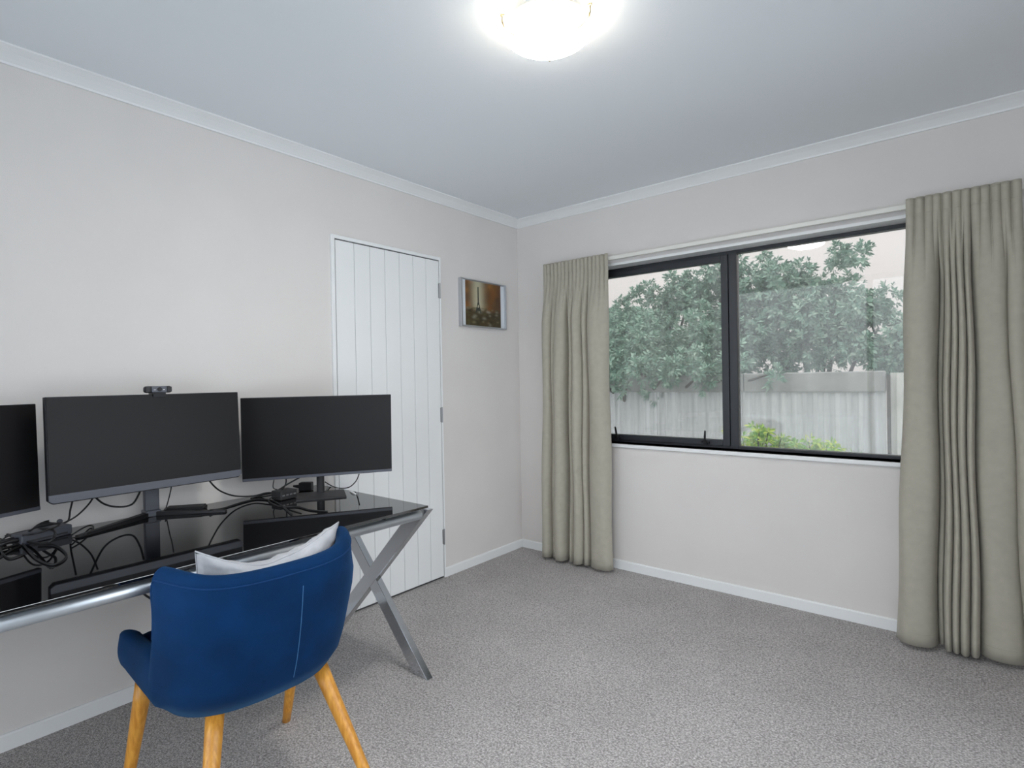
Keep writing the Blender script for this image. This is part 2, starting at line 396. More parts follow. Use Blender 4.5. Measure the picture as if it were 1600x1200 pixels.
def tree(x, y, blobs, seed, label, dens=95, sc=1.0, group='grey green trees at the fence'):
    rnd = random.Random(seed); root = empty('garden_tree', (x, y, -.35)); tag(root, label, 'tree', group)
    bm = bmesh.new()
    cx = sum(b[0] for b in blobs) / len(blobs); cz = sum(b[2] for b in blobs) / len(blobs)
    fork = Vector((0, 0, .9))
    tube(bm, spline([(0, 0, 0), (.02, .01, .45), fork], 4), [.07 - .02 * i / 8 for i in range(9)], 8)
    for b in blobs:
        e = Vector((b[0], b[1], b[2] + .35))
        q = spline([fork - Vector((0, 0, .1)), fork.lerp(e, .5) + Vector((rnd.uniform(-.1, .1), rnd.uniform(-.1, .1), .05)), e], 4)
        tube(bm, q, [.04 - .03 * i / (len(q) - 1) for i in range(len(q))], 6)
    build('trunk', bm, M_bark, root, smooth=True)
    sh = []
    for bx, by, bz, r in blobs:
        # every limb carries a handful of leafy clumps
        for q in range(max(3, int(9 * r * r / .2))):
            d0 = Vector((rnd.gauss(0, 1), rnd.gauss(0, 1) - .5, rnd.gauss(0, 1) + .1)).normalized(); cr = r * rnd.uniform(.28, .5)
            cc = Vector((bx, by, bz + .35)) + d0 * r * rnd.uniform(.45, .85)
            for k in range(int(dens * cr * cr / .075)):
                d = Vector((rnd.gauss(0, 1), rnd.gauss(0, 1), rnd.gauss(0, 1) + .25)).normalized()
                c = cc + d * cr * rnd.uniform(.6, 1.08)
                d2_ = (d + Vector((0, 0, .45)) + Vector((rnd.gauss(0, .25), rnd.gauss(0, .25), rnd.gauss(0, .25)))).normalized()
                sh.append((c, d2_, sc * rnd.uniform(.7, 1.3)))
    leafmesh('foliage', sh, M_leaf, root, rnd)
    return root

TL = 'grey green bushy tree growing behind the corrugated fence'
# blob: x,y offset from the trunk, height above the floor, radius
tree(2.15, 4.45, [(0, 0, 1.55, .50), (-.45, .1, 1.85, .42), (.35, .2, 1.80, .42), (.05, 0, 2.12, .28), (.6, -.1, 1.5, .4), (-.2, -.2, 1.45, .35)], 3, TL)
tree(1.15, 4.3, [(0, 0, 1.75, .55), (.22, .1, 2.36, .40), (-.35, 0, 2.25, .45), (-.05, .2, 2.58, .30), (-.55, -.1, 1.65, .45), (.5, -.15, 1.55, .42), (.25, -.2, 1.95, .4)], 5, TL)
tree(.05, 4.4, [(0, 0, 1.7, .58), (.35, .1, 2.30, .45), (-.35, .1, 2.25, .45), (0, 0, 2.62, .36), (-.6, 0, 1.6, .45), (.55, -.1, 1.65, .45), (.5, .1, 2.55, .3)], 7, TL)
tree(-1.05, 4.5, [(0, 0, 1.7, .58), (.35, .1, 2.3, .42), (-.25, .1, 2.1, .45), (0.25, 0, 2.56, .33), (-.6, 0, 1.5, .45), (.55, -.1, 1.6, .45), (.6, 0, 2.45, .3)], 9, TL)
tree(-2.2, 4.9, [(0, 0, 1.6, .6), (.35, .1, 2.0, .45), (-.4, .1, 1.9, .5), (-.6, 0, 1.4, .45)], 11, TL)
tree(-.75, 3.40, [(-.2, -.25, 1.35, .36), (.35, -.3, 1.28, .34), (.85, -.25, 1.32, .34), (-.7, -.2, 1.5, .36), (.1, 0, 1.75, .42), (.75, .05, 1.7, .36), (1.25, -.15, 1.38, .26), (-.25, -.62, 1.22, .22), (.2, -.62, 1.18, .22), (.6, -.60, 1.20, .22), (1.0, -.58, 1.22, .20), (1.4, -.55, 1.27, .16), (-.6, -.6, 1.25, .25), (1.75, -.52, 1.25, .13), (.4, -.55, 1.36, .26), (.85, -.52, 1.36, .24), (0, -.55, 1.38, .26), (1.2, -.5, 1.36, .22), (-.4, -.55, 1.4, .26)], 13,
     'leafy grey green tree drooping over the fence top', group='tree hanging over the fence')

def shrub(x, y, h, n, seed, label):
    rnd = random.Random(seed); root = empty('garden_shrub', (x, y, -.35)); tag(root, label, 'shrub', 'lime green shrubs under the window')
    bm = bmesh.new(); sh = []
    for i in range(n):
        a = rnd.uniform(0, 2 * pi); e = Vector((cos(a) * rnd.uniform(.05, .26), sin(a) * rnd.uniform(.05, .2), h * rnd.uniform(.82, 1.0)))
        q = spline([(0, 0, 0), (e.x * .4, e.y * .4, e.z * .5), e], 5); tube(bm, q, .004, 5)
        for p in q[5:]:
            for k in range(3):
                d = Vector((rnd.gauss(0, 1), rnd.gauss(0, 1), rnd.uniform(.1, .8))).normalized(); sh.append((p + d * .03, d, .8))
    build('stems', bm, M_bark, root); leafmesh('foliage', sh, M_leafy, root, rnd, .07, .012, 7)
shrub(1.03, 2.25, 1.10, 16, 1, 'tallest of the lime green feathery shrubs against the fence')
shrub(1.60, 2.30, 1.06, 12, 2, 'lime green feathery shrub standing nearest the dark fence post')
shrub(1.32, 2.32, .97, 12, 4, 'low lime green shrub between the two taller shrubs')

# ------------------------------------------------------------------ curtains
def curtain(xa0, xa1, xb0, xb1, label, peaks, seed, lead=None):
    rnd = random.Random(seed); NU, NV = 420, 46; top, bot, head = 2.030, .022, .085
    pk = peaks; n = len(pk)
    root = empty('curtain', ((xb0 + xb1) / 2, -.07, 0)); tag(root, label, 'curtain', 'floor length curtains at the window')
    ox, oy = (xb0 + xb1) / 2, -.07
    npl = int((xa1 - xa0) / .030)
    jit = [rnd.uniform(-.3, .3) for _ in range(npl + 2)]
    def fold(s):
        """lower drape: list of (centre, half width, depth)"""
        y = 0; dx = 0
        for c, hw, dp in pk:
            t = (s - c) / hw
            if abs(t) < 1: y = max(y, dp * (1 - t * t) ** .55); dx += .12 * hw * sin(pi * t)
        return y, dx
    def P(i, j):
        s = i / (NU - 1); t = j / (NV - 1)
        if j <= 9: z = top - head * j / 9
        else: z = top - head - (top - head - bot) * ((j - 9) / (NV - 10)) ** 1.0
        g = sstep(top - head * .9, top - head - .30, z) if z < top - head * .9 else 0
        g = sstep(0, 1, max(0, min(1, (top - head * .95 - z) / .34)))
        k = s * npl; kk = int(k); ph = k + .25 * jit[min(kk, npl)]
        yh = .018 * abs(sin(pi * ph)) ** .5
        gather = exp(-((z - (top - head)) / .006) ** 2) * .004
        yl, dx = fold(s)
        q = (top - z) / (top - bot)
        x0 = xa0 + (xb0 - xa0) * q ** 1.4; x1 = xa1 + (xb1 - xa1) * q ** 1.4
        x = x0 + (x1 - x0) * s + dx * g * (x1 - x0) + .004 * sin(7 * z + 9 * s) * g
        y = -(yh * (1 - g) + (yl * (.75 + .35 * q) + .004 * sin(3 * z + 20 * s)) * g) + .5 * gather
        return Vector((x - ox, y, z))
    bm = bmesh.new(); grid_mesh(bm, P, NU, NV)
    o = build('drape', bm, M_curtain, root, smooth=True)
    md = o.modifiers.new('cloth', 'SOLIDIFY'); md.thickness = .002; md.offset = 0
    # stitched heading tape edges and the hem seam follow the cloth
    for nm, j, r in (('heading_stitch', 1, .0012), ('gather_stitch', 8, .0012), ('hem_seam', 44, .0009)):
        bm = bmesh.new(); tube(bm, [P(i, j) + Vector((0, -.002, 0)) for i in range(0, NU, 2)], r, 5); build(nm, bm, M_curtain, root, smooth=True)
    return root
pl = [(.085, .075, .08), (.19, .034, .055), (.30, .085, .095), (.405, .02, .015), (.465, .034, .065), (.56, .066, .09), (.665, .042, .06), (.86, .15, .085)]
curtain(.290, .800, .270, .815, 'greige pencil pleat curtain hanging between the picture and window', pl, 21)
pr = [(.14, .155, .10), (.32, .02, .018), (.372, .030, .075), (.428, .029, .08), (.488, .035, .09), (.552, .032, .085), (.73, .145, .06), (.93, .075, .075)]
curtain(2.345, 2.735, 2.295, 2.800, 'greige pencil pleat curtain with a wide flat leading fold', pr, 22)
tr = empty('curtain_track', (1.52, 0, 2.0)); tag(tr, 'slim white curtain track running above the window', 'curtain track')
boxo('rail', M_track, tr, -1.23, 1.235, -.060, -.042, -.010, .014, .003)
for x in (-1.1, -.05, 1.1): boxo('bracket', M_track, tr, x - .012, x + .012, -.045, 0, .000, .012, .002)

# ------------------------------------------------------------------ ceiling light
LC = Vector((1.53, -1.745, 0))
cl = empty('ceiling_light', (LC.x, LC.y, H)); tag(cl, 'round frosted glass ceiling light held by three clips', 'ceiling light')
bm = bmesh.new()
def lathe(bm, prof, n=48, c=(0, 0, 0)):
    rings = []
    for r, z in prof: rings.append([bm.verts.new((c[0] + r * cos(2 * pi * k / n), c[1] + r * sin(2 * pi * k / n), c[2] + z)) for k in range(n)])
    for a, b in zip(rings, rings[1:]):
        for k in range(n): bm.faces.new((a[k], a[(k + 1) % n], b[(k + 1) % n], b[k]))
    bm.faces.new(rings[0][::-1]); bm.faces.new(rings[-1])
lathe(bm, [(.085, 0), (.085, -.018), (.080, -.022)]); build('ceiling_plate', bm, M_lampbase, cl, smooth=False)
bm = bmesh.new(); R = .142
lathe(bm, [(R * sin(a), -.062 - .040 * cos(a)) for a in [pi / 2 * k / 14 for k in range(14, 0, -1)]] + [(.002, -.102)], 64)
bm.faces.ensure_lookup_table(); big = max(bm.faces, key=lambda f: len(f.verts) * (1 if f.calc_center_median().z > -.07 else 0)); bm.faces.remove(big)
build('glass_bowl', bm, M_bowl, cl, smooth=True)
bm = bmesh.new(); lathe(bm, [(.06, -.022), (.1335, -.053), (.1335, -.058), (.03, -.057)], 64); build('light_block_pan', bm, M_lampbase, cl, smooth=False)  # added opaque pan, keeps most of the bowl's glow off the ceiling
bm = bmesh.new(); tube(bm, [(R * cos(a), R * sin(a), -.061) for a in [2 * pi * k / 64 for k in range(65)]], .0045, 8, cap=False); build('bowl_rim', bm, M_bowlrim, cl, smooth=True)
for px, py in ((785, 36), (925, 18), (860, 104)):
    q = at(px, py, 2, H - .06) - LC; a = math.atan2(q.y, q.x)
    Mx = Matrix.Rotation(a, 4, 'Z')
    bm = bmesh.new(); tube(bm, [Mx @ Vector(p) for p in ((.070, 0, -.012), (.110, 0, -.034), (R + .008, 0, -.040))], .0022, 6)
    build('arm', bm, M_lampbase, cl, smooth=True)
    bm = bmesh.new(); tube(bm, [Mx @ Vector(p) for p in ((R + .007, 0, -.034), (R + .008, 0, -.056), (R + .002, 0, -.070), (R - .014, 0, -.083), (R - .034, 0, -.0925))], .0026, 8)
    c = build('clip', bm, M_brass, cl, smooth=True)
    bm = bmesh.new(); tube(bm, [Mx @ Vector((R + .000, 0, -.036)), Mx @ Vector((R + .013, 0, -.036))], .0045, 10); build('clip_knob', bm, M_brass, c)

# ------------------------------------------------------------------ picture
pic = empty('wall_picture', (0, -.398, 1.75)); tag(pic, 'small silver framed picture of a tower on the wall', 'picture')
for ya, yb, za, zb in ((-.228, -.216, -.158, .158), (.216, .228, -.158, .158), (-.216, .216, .150, .158), (-.216, .216, -.158, -.148)):
    boxo('frame_bar', M_picframe, pic, .001, .030, ya, yb, za, zb, .0015)
boxo('mount', M_mount, pic, .002, .016, -.216, .216, -.148, .150)
def picture_print():
    NY, NZ = 90, 84; y0, y1, z0, z1 = -.178, .178, -.147, .149
    V = []; C = []; F = []; rnd = random.Random(4)
    blot = [(rnd.random(), rnd.random() * .42, rnd.uniform(.02, .06), rnd.choice([(.20, .17, .09), (.015, .012, .008), (.10, .09, .04), (.26, .25, .2), (.02, .016, .01), (.05, .05, .02)])) for _ in range(70)]
    lm = [(rnd.random(), .3 + rnd.random() * .7, rnd.uniform(.05, .13), rnd.choice([(.22, .08, .015), (.30, .13, .02), (.08, .035, .012), (.14, .09, .03)])) for _ in range(60)]
    for j in range(NZ):
        for i in range(NY):
            u, v = i / (NY - 1), j / (NZ - 1)
            V.append((.0165, y0 + (y1 - y0) * u, z0 + (z1 - z0) * v))
            c = Vector((.13, .055, .016))
            for bu, bv, br, bc in lm:
                w = exp(-((u - bu) ** 2 + (v - bv) ** 2) / br ** 2) * .6; c = c.lerp(Vector(bc), w)
            c = c.lerp(Vector((.05, .02, .01)), sstep(.62, 1.0, u) * .7)
            gl = exp(-((u - .34) / .17) ** 2) * sstep(.2, .5, v); c = c.lerp(Vector((.52, .50, .36)), .85 * gl)
            if v < .42:
                g = sstep(.42, .30, v); c = c.lerp(Vector((.045, .038, .016)), .85 * g)
                for bu, bv, br, bc in blot:
                    w = exp(-((u - bu) / br) ** 2 - ((v - bv) / (br * .6)) ** 2) * .7; c = c.lerp(Vector(bc), w)
            hw = .019 if v > .55 else .019 + .065 * ((.55 - v) / .25) ** 1.2
            d = abs(u - .35)
            if .30 < v < .88 and d < hw and not (v < .47 and d < hw * .35 and v > .42) and not (v < .34 and d < hw * .6):
                c = Vector((.045, .05, .04))
            C.append((*c, 1))
    for j in range(NZ - 1):
        for i in range(NY - 1):
            a = j * NY + i; F.append((a, a + 1, a + NY + 1, a + NY))
    me = bpy.data.meshes.new('print'); me.from_pydata(V, [], F); me.update()
    ca = me.color_attributes.new('ink', 'FLOAT_COLOR', 'POINT')
    for k, c in enumerate(C): ca.data[k].color = c
    m = mat('printed_picture', (.2, .1, .05), .35); at_ = m.node_tree.nodes.new('ShaderNodeAttribute'); at_.attribute_name = 'ink'
    m.node_tree.links.new(at_.outputs['Color'], m.node_tree.nodes['Principled BSDF'].inputs['Base Color'])
    link('print', me, m, pic)
picture_print()

# ------------------------------------------------------------------ desk
Z = .728
XF, XB, YE, YL = .851, .045, -1.677, -3.47
desk = empty('desk', (.45, -2.57, 0)); tag(desk, 'black glass desk with crossed chrome legs', 'desk')
D0 = Vector((.45, -2.57, 0))
def dbox(name, m, x0, x1, y0, y1, z0, z1, bev=0):
    return boxo(name, m, desk, x0 - D0.x, x1 - D0.x, y0 - D0.y, y1 - D0.y, z0, z1, bev)
dbox('glass_top', M_glassblk, XB, XF, YL, YE, Z - .009, Z, .0012)
for x in (XF - .034, XB + .05):
    bm = bmesh.new(); tube(bm, [(x - D0.x, YL + .030 - D0.y, .690), (x - D0.x, YE - .018 - D0.y, .690)], .0195, 24); build('rail', bm, M_tube, desk, smooth=True)
    for y in (YL + .2, -2.57, YE - .2):
        bm = bmesh.new(); tube(bm, [(x - D0.x, y - D0.y, .705), (x - D0.x, y - D0.y, Z - .009)], .010, 12); build('glass_spacer', bm, M_blackm, desk)
def xleg(y0, y1):
    xa, xb, zt = XB + .01, XF - .006, .708
    hw = .030
    for (p0, p1) in (((xa, 0), (xb, zt)), ((xb - .022, 0), (xa, zt))):
        d = Vector((p1[0] - p0[0], p1[1] - p0[1])).normalized(); wx = hw / abs(d.y)   # horizontal half width of the bar where it is cut level
        s = 1 if p1[0] > p0[0] else -1
        a0, a1 = p0[0], p1[0]
        if s > 0: prof = [(a0, 0), (a0 + 2 * wx, 0), (a1, zt), (a1 - 2 * wx, zt)]
        else: prof = [(a0 - 2 * wx, 0), (a0, 0), (a1 + 2 * wx, zt), (a1, zt)]
        ya, yb = (y0, y1) if s > 0 else (y0 + .0006, y1 - .0006)
        bm = bmesh.new(); prism(bm, prof, lambda p, t: (p[0] - D0.x, t - D0.y, p[1]), ya, yb)
        build('leg_bar', bm, M_chrome, desk, bevel=.0015)
xleg(YE + .002, YE + .034); xleg(YL, YL + .032)

# ------------------------------------------------------------------ monitors
def monitor(name_label, centre, yaw, tilt, w, h, kind, base=None):
    n = Vector((cos(yaw), sin(yaw), 0)); r = Vector((-sin(yaw), cos(yaw), 0)); up = Vector((0, 0, 1)) * cos(tilt) - n * sin(tilt); nn = r.cross(up)
    c = Vector(centre); bs = Vector(base) if base else Vector((c.x, c.y, Z))
    root = empty('monitor', (bs.x, bs.y, Z)); tag(root, name_label, 'monitor', 'black flat screen monitors on the desk')
    inv = Matrix.Translation((-bs.x, -bs.y, -Z))
    F = inv @ Matrix(((r.x, nn.x, up.x, c.x), (r.y, nn.y, up.y, c.y), (r.z, nn.z, up.z, c.z), (0, 0, 0, 1)))   # local: x right, y towards viewer, z up
    if kind == 'chin':
        bm = bmesh.new(); k = .012
        prism(bm, [(-w / 2, h / 2), (w / 2, h / 2), (w / 2, -h / 2 + k), (w / 2 - k, -h / 2), (-w / 2 + k, -h / 2), (-w / 2, -h / 2 + k)], lambda p, t: F @ Vector((p[0], t, p[1])), -.026, -.002)
        build('housing', bm, M_black, root, bevel=.002)
        boxo('screen', M_screen, root, -w / 2 + .004, w / 2 - .004, -.004, .0005, -h / 2 + .030, h / 2 - .004, 0, F)
        bm = bmesh.new(); prism(bm, [(-w / 2 + .001, -h / 2 + .030), (w / 2 - .001, -h / 2 + .030), (w / 2 - .001, -h / 2 + k), (w / 2 - k, -h / 2 + .003), (-w / 2 + k, -h / 2 + .003), (-w / 2 + .001, -h / 2 + k)], lambda p, t: F @ Vector((p[0], t, p[1])), -.004, .003)
        build('chin', bm, M_grey, root, bevel=.001)
        boxo('back_shell', M_black, root, -w * .33, w * .33, -.050, -.026, -h * .32, h * .32, .01, F)
        Bm = Matrix.Identity(4)
        bm = bmesh.new(); prism(bm, [(-.025, .002), (-.025, .30), (.025, .30), (.025, .002)], lambda p, t: Vector((t, p[0], p[1])), -.012, .012)
        build('neck', bm, M_grey, root, bevel=.003)
        boxo('neck_foot', M_grey, root, -.030, .026, -.026, .026, .000, .024, .003)
        boxo('mount_block', M_black, root, -.02, .11, -.03, .03, .24, .31, .004)
        for tip in ((.232, -2.690), (.268, -2.221)):
            e = Vector((tip[0] - bs.x, tip[1] - bs.y, 0)); d = e.normalized(); s = Vector((-d.y, d.x, 0)) * .011
            bm = bmesh.new()
            V = [bm.verts.new(p) for p in (-s * 1.3, s * 1.3, e + s, e - s, -s * 1.3 + Vector((0, 0, .018)), s * 1.3 + Vector((0, 0, .018)), e + s * .8 + Vector((0, 0, .008)), e - s * .8 + Vector((0, 0, .008)))]
            for f in ((0, 3, 2, 1), (4, 5, 6, 7), (0, 1, 5, 4), (1, 2, 6, 5), (2, 3, 7, 6), (3, 0, 4, 7)): bm.faces.new([V[i] for i in f])
            build('foot', bm, M_black, root, bevel=.0015)
    else:
        boxo('housing', M_black, root, -w / 2, w / 2, -.018, -.001, -h / 2, h / 2, .002, F)
        boxo('screen', M_screen, root, -w / 2 + .003, w / 2 - .003, -.003, .0005, -h / 2 + .014, h / 2 - .003, 0, F)
        boxo('chin', M_grey, root, -w / 2 + .001, w / 2 - .001, -.003, .002, -h / 2 + .001, -h / 2 + .013, .001, F)
        boxo('back_shell', M_black, root, -w * .2, w * .2, -.045, -.018, -h * .3, h * .3, .01, F)
        B = Matrix.Rotation(yaw, 4, 'Z')
        boxo('base_plate', M_blackm, root, -.094, .081, -.104, .104, 0, .006, .0015, B)
        bm = bmesh.new(); prism(bm, [(.015 * cos(a) - .072, .017 * sin(a)) for a in [2 * pi * k / 20 for k in range(20)]], lambda p, t: B @ Vector((p[0], p[1], t)), .006, .30)
        build('neck', bm, M_blackm, root, smooth=False)
        boxo('mount_block', M_blackm, root, -.066, -.036, -.04, .04, .22, .31, .004, B)
        bmk = (n * 0)
    return root, F, bs
mid, Fm, bm_ = monitor('black monitor with grey chin and a webcam on top', (.250, -2.460, 1.030), .032, .048, .621, .348, 'chin', (.085, -2.425, Z))
monitor('black monitor on a flat square base next to the boarded door', (.300, -1.824, .994), -.524, -.045, .637, .363, 'thin', (.312, -1.830, Z))
n3 = radians(22); r3 = Vector((-sin(n3), cos(n3), 0)); up3 = Vector((-sin(.03) * cos(n3), -sin(.03) * sin(n3), cos(.03)))
c3 = Vector((.137, -2.772, 1.181)) - r3 * .317 - up3 * .178
monitor('black monitor standing over the tangle of cables', c3, n3, .03, .634, .356, 'thin', (c3.x, c3.y, Z))

# webcam on the middle monitor
def webcam():
    # same frame as the monitor, world coordinates
    F = Matrix.Translation((bm_.x, bm_.y, Z)) @ Fm
    o0 = F @ Vector((.019, 0, .174))
    root = empty('webcam', o0); tag(root, 'black webcam clipped to the top edge of the chin monitor', 'webcam')
    L = Matrix.Translation(-o0) @ F
    zb = .348 / 2 + .002
    bm = bmesh.new()
    def oval(p): return L @ Vector(p)
    w, hh = .0225, .0125
    X0 = .019 + .0
    pr_ = [(X0 + sx_ * (w) + .0, zb + .014 + sz_ * hh) for sx_, sz_ in ((-1, -1), (1, -1), (1, 1), (-1, 1))]
    boxo('body', M_black, root, X0 - .046, X0 + .046, -.020, .004, zb + .003, zb + .028, .009, L, 4)
    boxo('face_plate', M_grey, root, X0 - .024, X0 + .026, .002, .007, zb + .004, zb + .027, .003, L)
    for s in (-1, 1): boxo('speaker_grille', M_blackm, root, X0 + s * .035 - .008, X0 + s * .035 + .008, .003, .0055, zb + .006, zb + .025, .002, L)
    bm = bmesh.new(); tube(bm, [L @ Vector((X0 + .001, .006, zb + .0155)), L @ Vector((X0 + .001, .0095, zb + .0155))], .0075, 20); ln = build('lens', bm, M_black, root)
    for s in (-1, 1): boxo('status_light', M_cablew, root, X0 + s * .015 - .003, X0 + s * .015 + .003, .0065, .0075, zb + .013, zb + .0145, 0, L)
    bm = bmesh.new(); box(bm, X0 - .020, X0 + .022, -.040, .0055, zb - .0015, zb + .004, L); box(bm, X0 - .020, X0 + .022, .0025, .0055, zb - .014, zb, L); box(bm, X0 - .018, X0 + .02, -.044, -.034, zb - .05, zb + .002, L)
    build('clip', bm, M_black, root, bevel=.001)
webcam()

# ------------------------------------------------------------------ things on the desk
def onroot(name, loc, rz, label, cat, group=None):
    o = empty(name, loc, rz); tag(o, label, cat, group); return o
pb = onroot('power_adapter', (.150, -2.765, Z), radians(108), 'slate grey power adapter lying among the cables', 'adapter')
boxo('body', M_grey, pb, -.075, .075, -.028, .028, 0, .034, .005)
boxo('label_strip', M_blackm, pb, -.06, .06, -.0285, -.02, .006, .012, .001)
for y in (-.012, .012):
    bm = bmesh.new(); tube(bm, spline([(-.072, y, .018), (-.10, y, .018), (-.13, y * 1.2, .014)], 4), [.007] * 4 + [.006] * 4 + [.004], 8); build('plug', bm, M_black, pb, smooth=True)
md_ = onroot('computer_mouse', (.085, -2.735, Z), radians(100), 'rounded black mouse lying behind the grey power adapter', 'mouse')
bm = bmesh.new()
def mfn(i, j):
    a = 2 * pi * i / 24; b = pi / 2 * j / 8
    return Vector((.058 * cos(a) * cos(b), .034 * sin(a) * cos(b), .042 * sin(b) * (1 - .15 * cos(a))))
g = grid_mesh(bm, mfn, 24, 9, True); bmesh.ops.remove_doubles(bm, verts=bm.verts, dist=.0005); build('shell', bm, M_black, md_, smooth=True)
bm = bmesh.new(); tube(bm, [(.030, -.003, .036), (.030, .003, .036)], .008, 12); build('scroll_wheel', bm, M_grey, md_)
sb = onroot('media_box', (.118, -2.315, Z), radians(53), 'flat black box beside the foot of the chin monitor', 'box')
boxo('body', M_black, sb, -.072, .072, -.03, .03, 0, .017, .003); boxo('lid', M_blackm, sb, -.068, .068, -.027, .027, .017, .022, .002)
boxo('port_strip', M_grey, sb, -.03, .03, -.0305, -.028, .005, .011)
hb = onroot('usb_hub', (.222, -1.955, Z), radians(100), 'small black hub with ports and plugged cables', 'hub')
boxo('body', M_blackm, hb, -.042, .042, -.032, .032, .001, .040, .004)
for k in range(4): boxo('port', M_hinge, hb, -.034 + k * .019, -.022 + k * .019, -.0335, -.031, .018, .024)
for k in (-1, 1): boxo('rubber_pad', M_black, hb, k * .03 - .006, k * .03 + .006, -.02, .02, 0, .0015)
pl_ = onroot('plug_adapter', (.135, -1.800, Z), radians(40), 'black plug adapter behind the flat based monitor', 'adapter')
boxo('body', M_black, pl_, -.03, .03, -.018, .018, 0, .040, .005)
bm = bmesh.new(); tube(bm, [(-.03, 0, .02), (-.06, 0, .022)], [.009, .005], 10); build('strain_relief', bm, M_black, pl_)

rc = random.Random(8)
def cable(pts, label, r=.0022, m=None, group=None):
    q = spline(pts, 8); c = q[0].copy()
    bm = bmesh.new(); tube(bm, [p - c for p in q], r * 1.35, 7)
    o = build('cable', bm, m or M_cable, None, smooth=True); o.location = c
    return tag(o, label, 'cable', group)
def G(x, y, h=.003): return at(x, y, 2, Z + h)
def V_(x, y, xx): return at(x, y, 0, xx)
cable([G(0, 828), G(18, 838, .006), G(50, 848, .010), G(78, 846, .040), G(86, 832, .042), G(72, 826, .040), G(40, 830, .015), G(8, 838)], 'thick black cable looped over the grey power adapter', .0030)
cable([G(0, 833), G(22, 836, .012), G(48, 835, .046), G(75, 828, .05), G(98, 818, .03), V_(120, 806, .09), V_(140, 786, .12), V_(150, 768, .175)], 'black cable rising from the tangle to the chin monitor')
cable([G(0, 846), G(20, 842), G(36, 836, .02), G(58, 823, .05), G(80, 819, .05), G(105, 815, .02), V_(110, 796, .10), V_(116, 772, .175)], 'black cable crossing over the black mouse')
TG = 'loose black cables in the tangle'; TLb = 'thin black cable coiled in the tangle by the mouse'
cable([G(0, 857), G(25, 851), G(36, 842, .02), G(22, 836, .03), G(6, 842, .01), G(2, 860), G(14, 872), G(36, 866)], TLb, .0018, group=TG)
cable([G(0, 870), G(20, 858), G(32, 852), G(16, 846, .01), G(0, 842, .01)], TLb, .0018, group=TG)
cable([G(112, 836, .016), G(128, 826, .012), G(140, 821, .006), G(146, 824, .004), G(138, 832, .006), G(124, 838, .012), G(112, 841, .016)], 'short black lead joining both plugs of the power adapter', .0020)
cable([G(36, 850, .006), G(56, 872), G(84, 882), G(104, 868), G(86, 852, .004), G(60, 851, .004)], 'black cable curled on the glass in front of the power adapter', .0022)
cable([V_(222, 758, .180), V_(217, 772, .130), V_(206, 788, .10), V_(184, 792, .095), V_(160, 786, .11), V_(138, 765, .175)], 'drooping black cable behind the chin monitor neck', .0026)
cable([V_(269, 752, .180), V_(267, 765, .16), V_(264, 778, .15), G(260, 792, .026), G(258, 797, .022)], 'thin black cable dropping into the flat black box', .0016)
cable([V_(322, 743, .200), V_(332, 757, .19), V_(346, 768, .16), V_(368, 775, .13), V_(395, 775, .13), V_(418, 770, .16), G(440, 771, .03)], 'black cable sagging from the chin monitor to the hub', .0024)
cable([G(328, 797, .012), G(346, 795), G(362, 790), G(382, 784), G(402, 780), G(424, 782), G(440, 790), G(456, 804)], 'black cable lying in an arc from the flat box', .0026)
cable([G(437, 776, .02), G(424, 778, .01), G(421, 784), G(440, 792), G(465, 792), G(486, 797), G(512, 799)], 'black cable leaving the hub across the glass', .0022)
cable([V_(428, 750, .20), V_(427, 762, .19), G(436, 766, .035), G(445, 770, .035)], 'thin black cable dropping straight onto the hub', .0016)
cable([V_(447, 746, .21), V_(446, 757, .20), G(436, 770, .03), G(418, 775, .01), G(400, 777)], 'black cable curving around the hub side', .0022)
cable([V_(470, 745, .22), V_(450, 756, .20), G(430, 768, .03), G(408, 774, .006), G(392, 779)], 'black cable slanting from the flat based monitor to the hub', .0026)
cable([V_(508, 753, .15), V_(520, 760, .13), V_(533, 763, .14), V_(546, 761, .2), V_(556, 752, .27), V_(561, 741, .33)], 'black cable sagging beside the flat based monitor neck', .0020)
cable([V_(510, 757, .14), V_(522, 764, .13), V_(536, 767, .14), G(548, 768), G(556, 772)], 'white cable sagging beside the flat based monitor neck', .0024, M_cablew)
cable([V_(222, 925, .02), V_(230, 932, .025), V_(243, 937, .03), V_(262, 930, .04), V_(285, 905, .05), Vector((.055, -2.2, Z - .05))], 'black cable hanging below the back of the desk', .0032)

# ------------------------------------------------------------------ chair
ch = empty('tub_chair', (.880, -2.425, 0), radians(-3)); tag(ch, 'blue velvet tub chair with honey oak legs', 'chair')
# local x = backwards, local y = sideways
def plan(t, a, b0, bs_, front):
    """t 0..1 round the U; a half width, b0 where the curve starts, bs_ depth of the curve"""
    L1 = b0 - front; L2 = pi * .5 * (a + bs_) ; tot = 2 * L1 + L2; s = t * tot
    if s < L1: return Vector((front + s, -a)), Vector((0, -1))
    if s > L1 + L2: return Vector((b0 - (s - L1 - L2), a)), Vector((0, 1))
    th = -pi / 2 + pi * (s - L1) / L2
    e = .82
    cx = math.copysign(abs(cos(th)) ** e, cos(th)); sy = math.copysign(abs(sin(th)) ** e, sin(th))
    p = Vector((b0 + bs_ * cx, a * sy)); n = Vector((cos(th) / bs_, sin(th) / a)).normalized(); return p, n
def rim(b):   # height of the rim against how far back the rim point lies
    return .512 + .020 * sstep(-.2, .06, b) + .245 * sstep(.060, .150, b) - .022 * sstep(.16, .29, b)
TS = []
for k in range(97):
    TS.append(k / 96)
extra = [.20 + .0045 * k for k in range(24)]
TS = sorted(set(TS + extra + [1 - e for e in extra]))
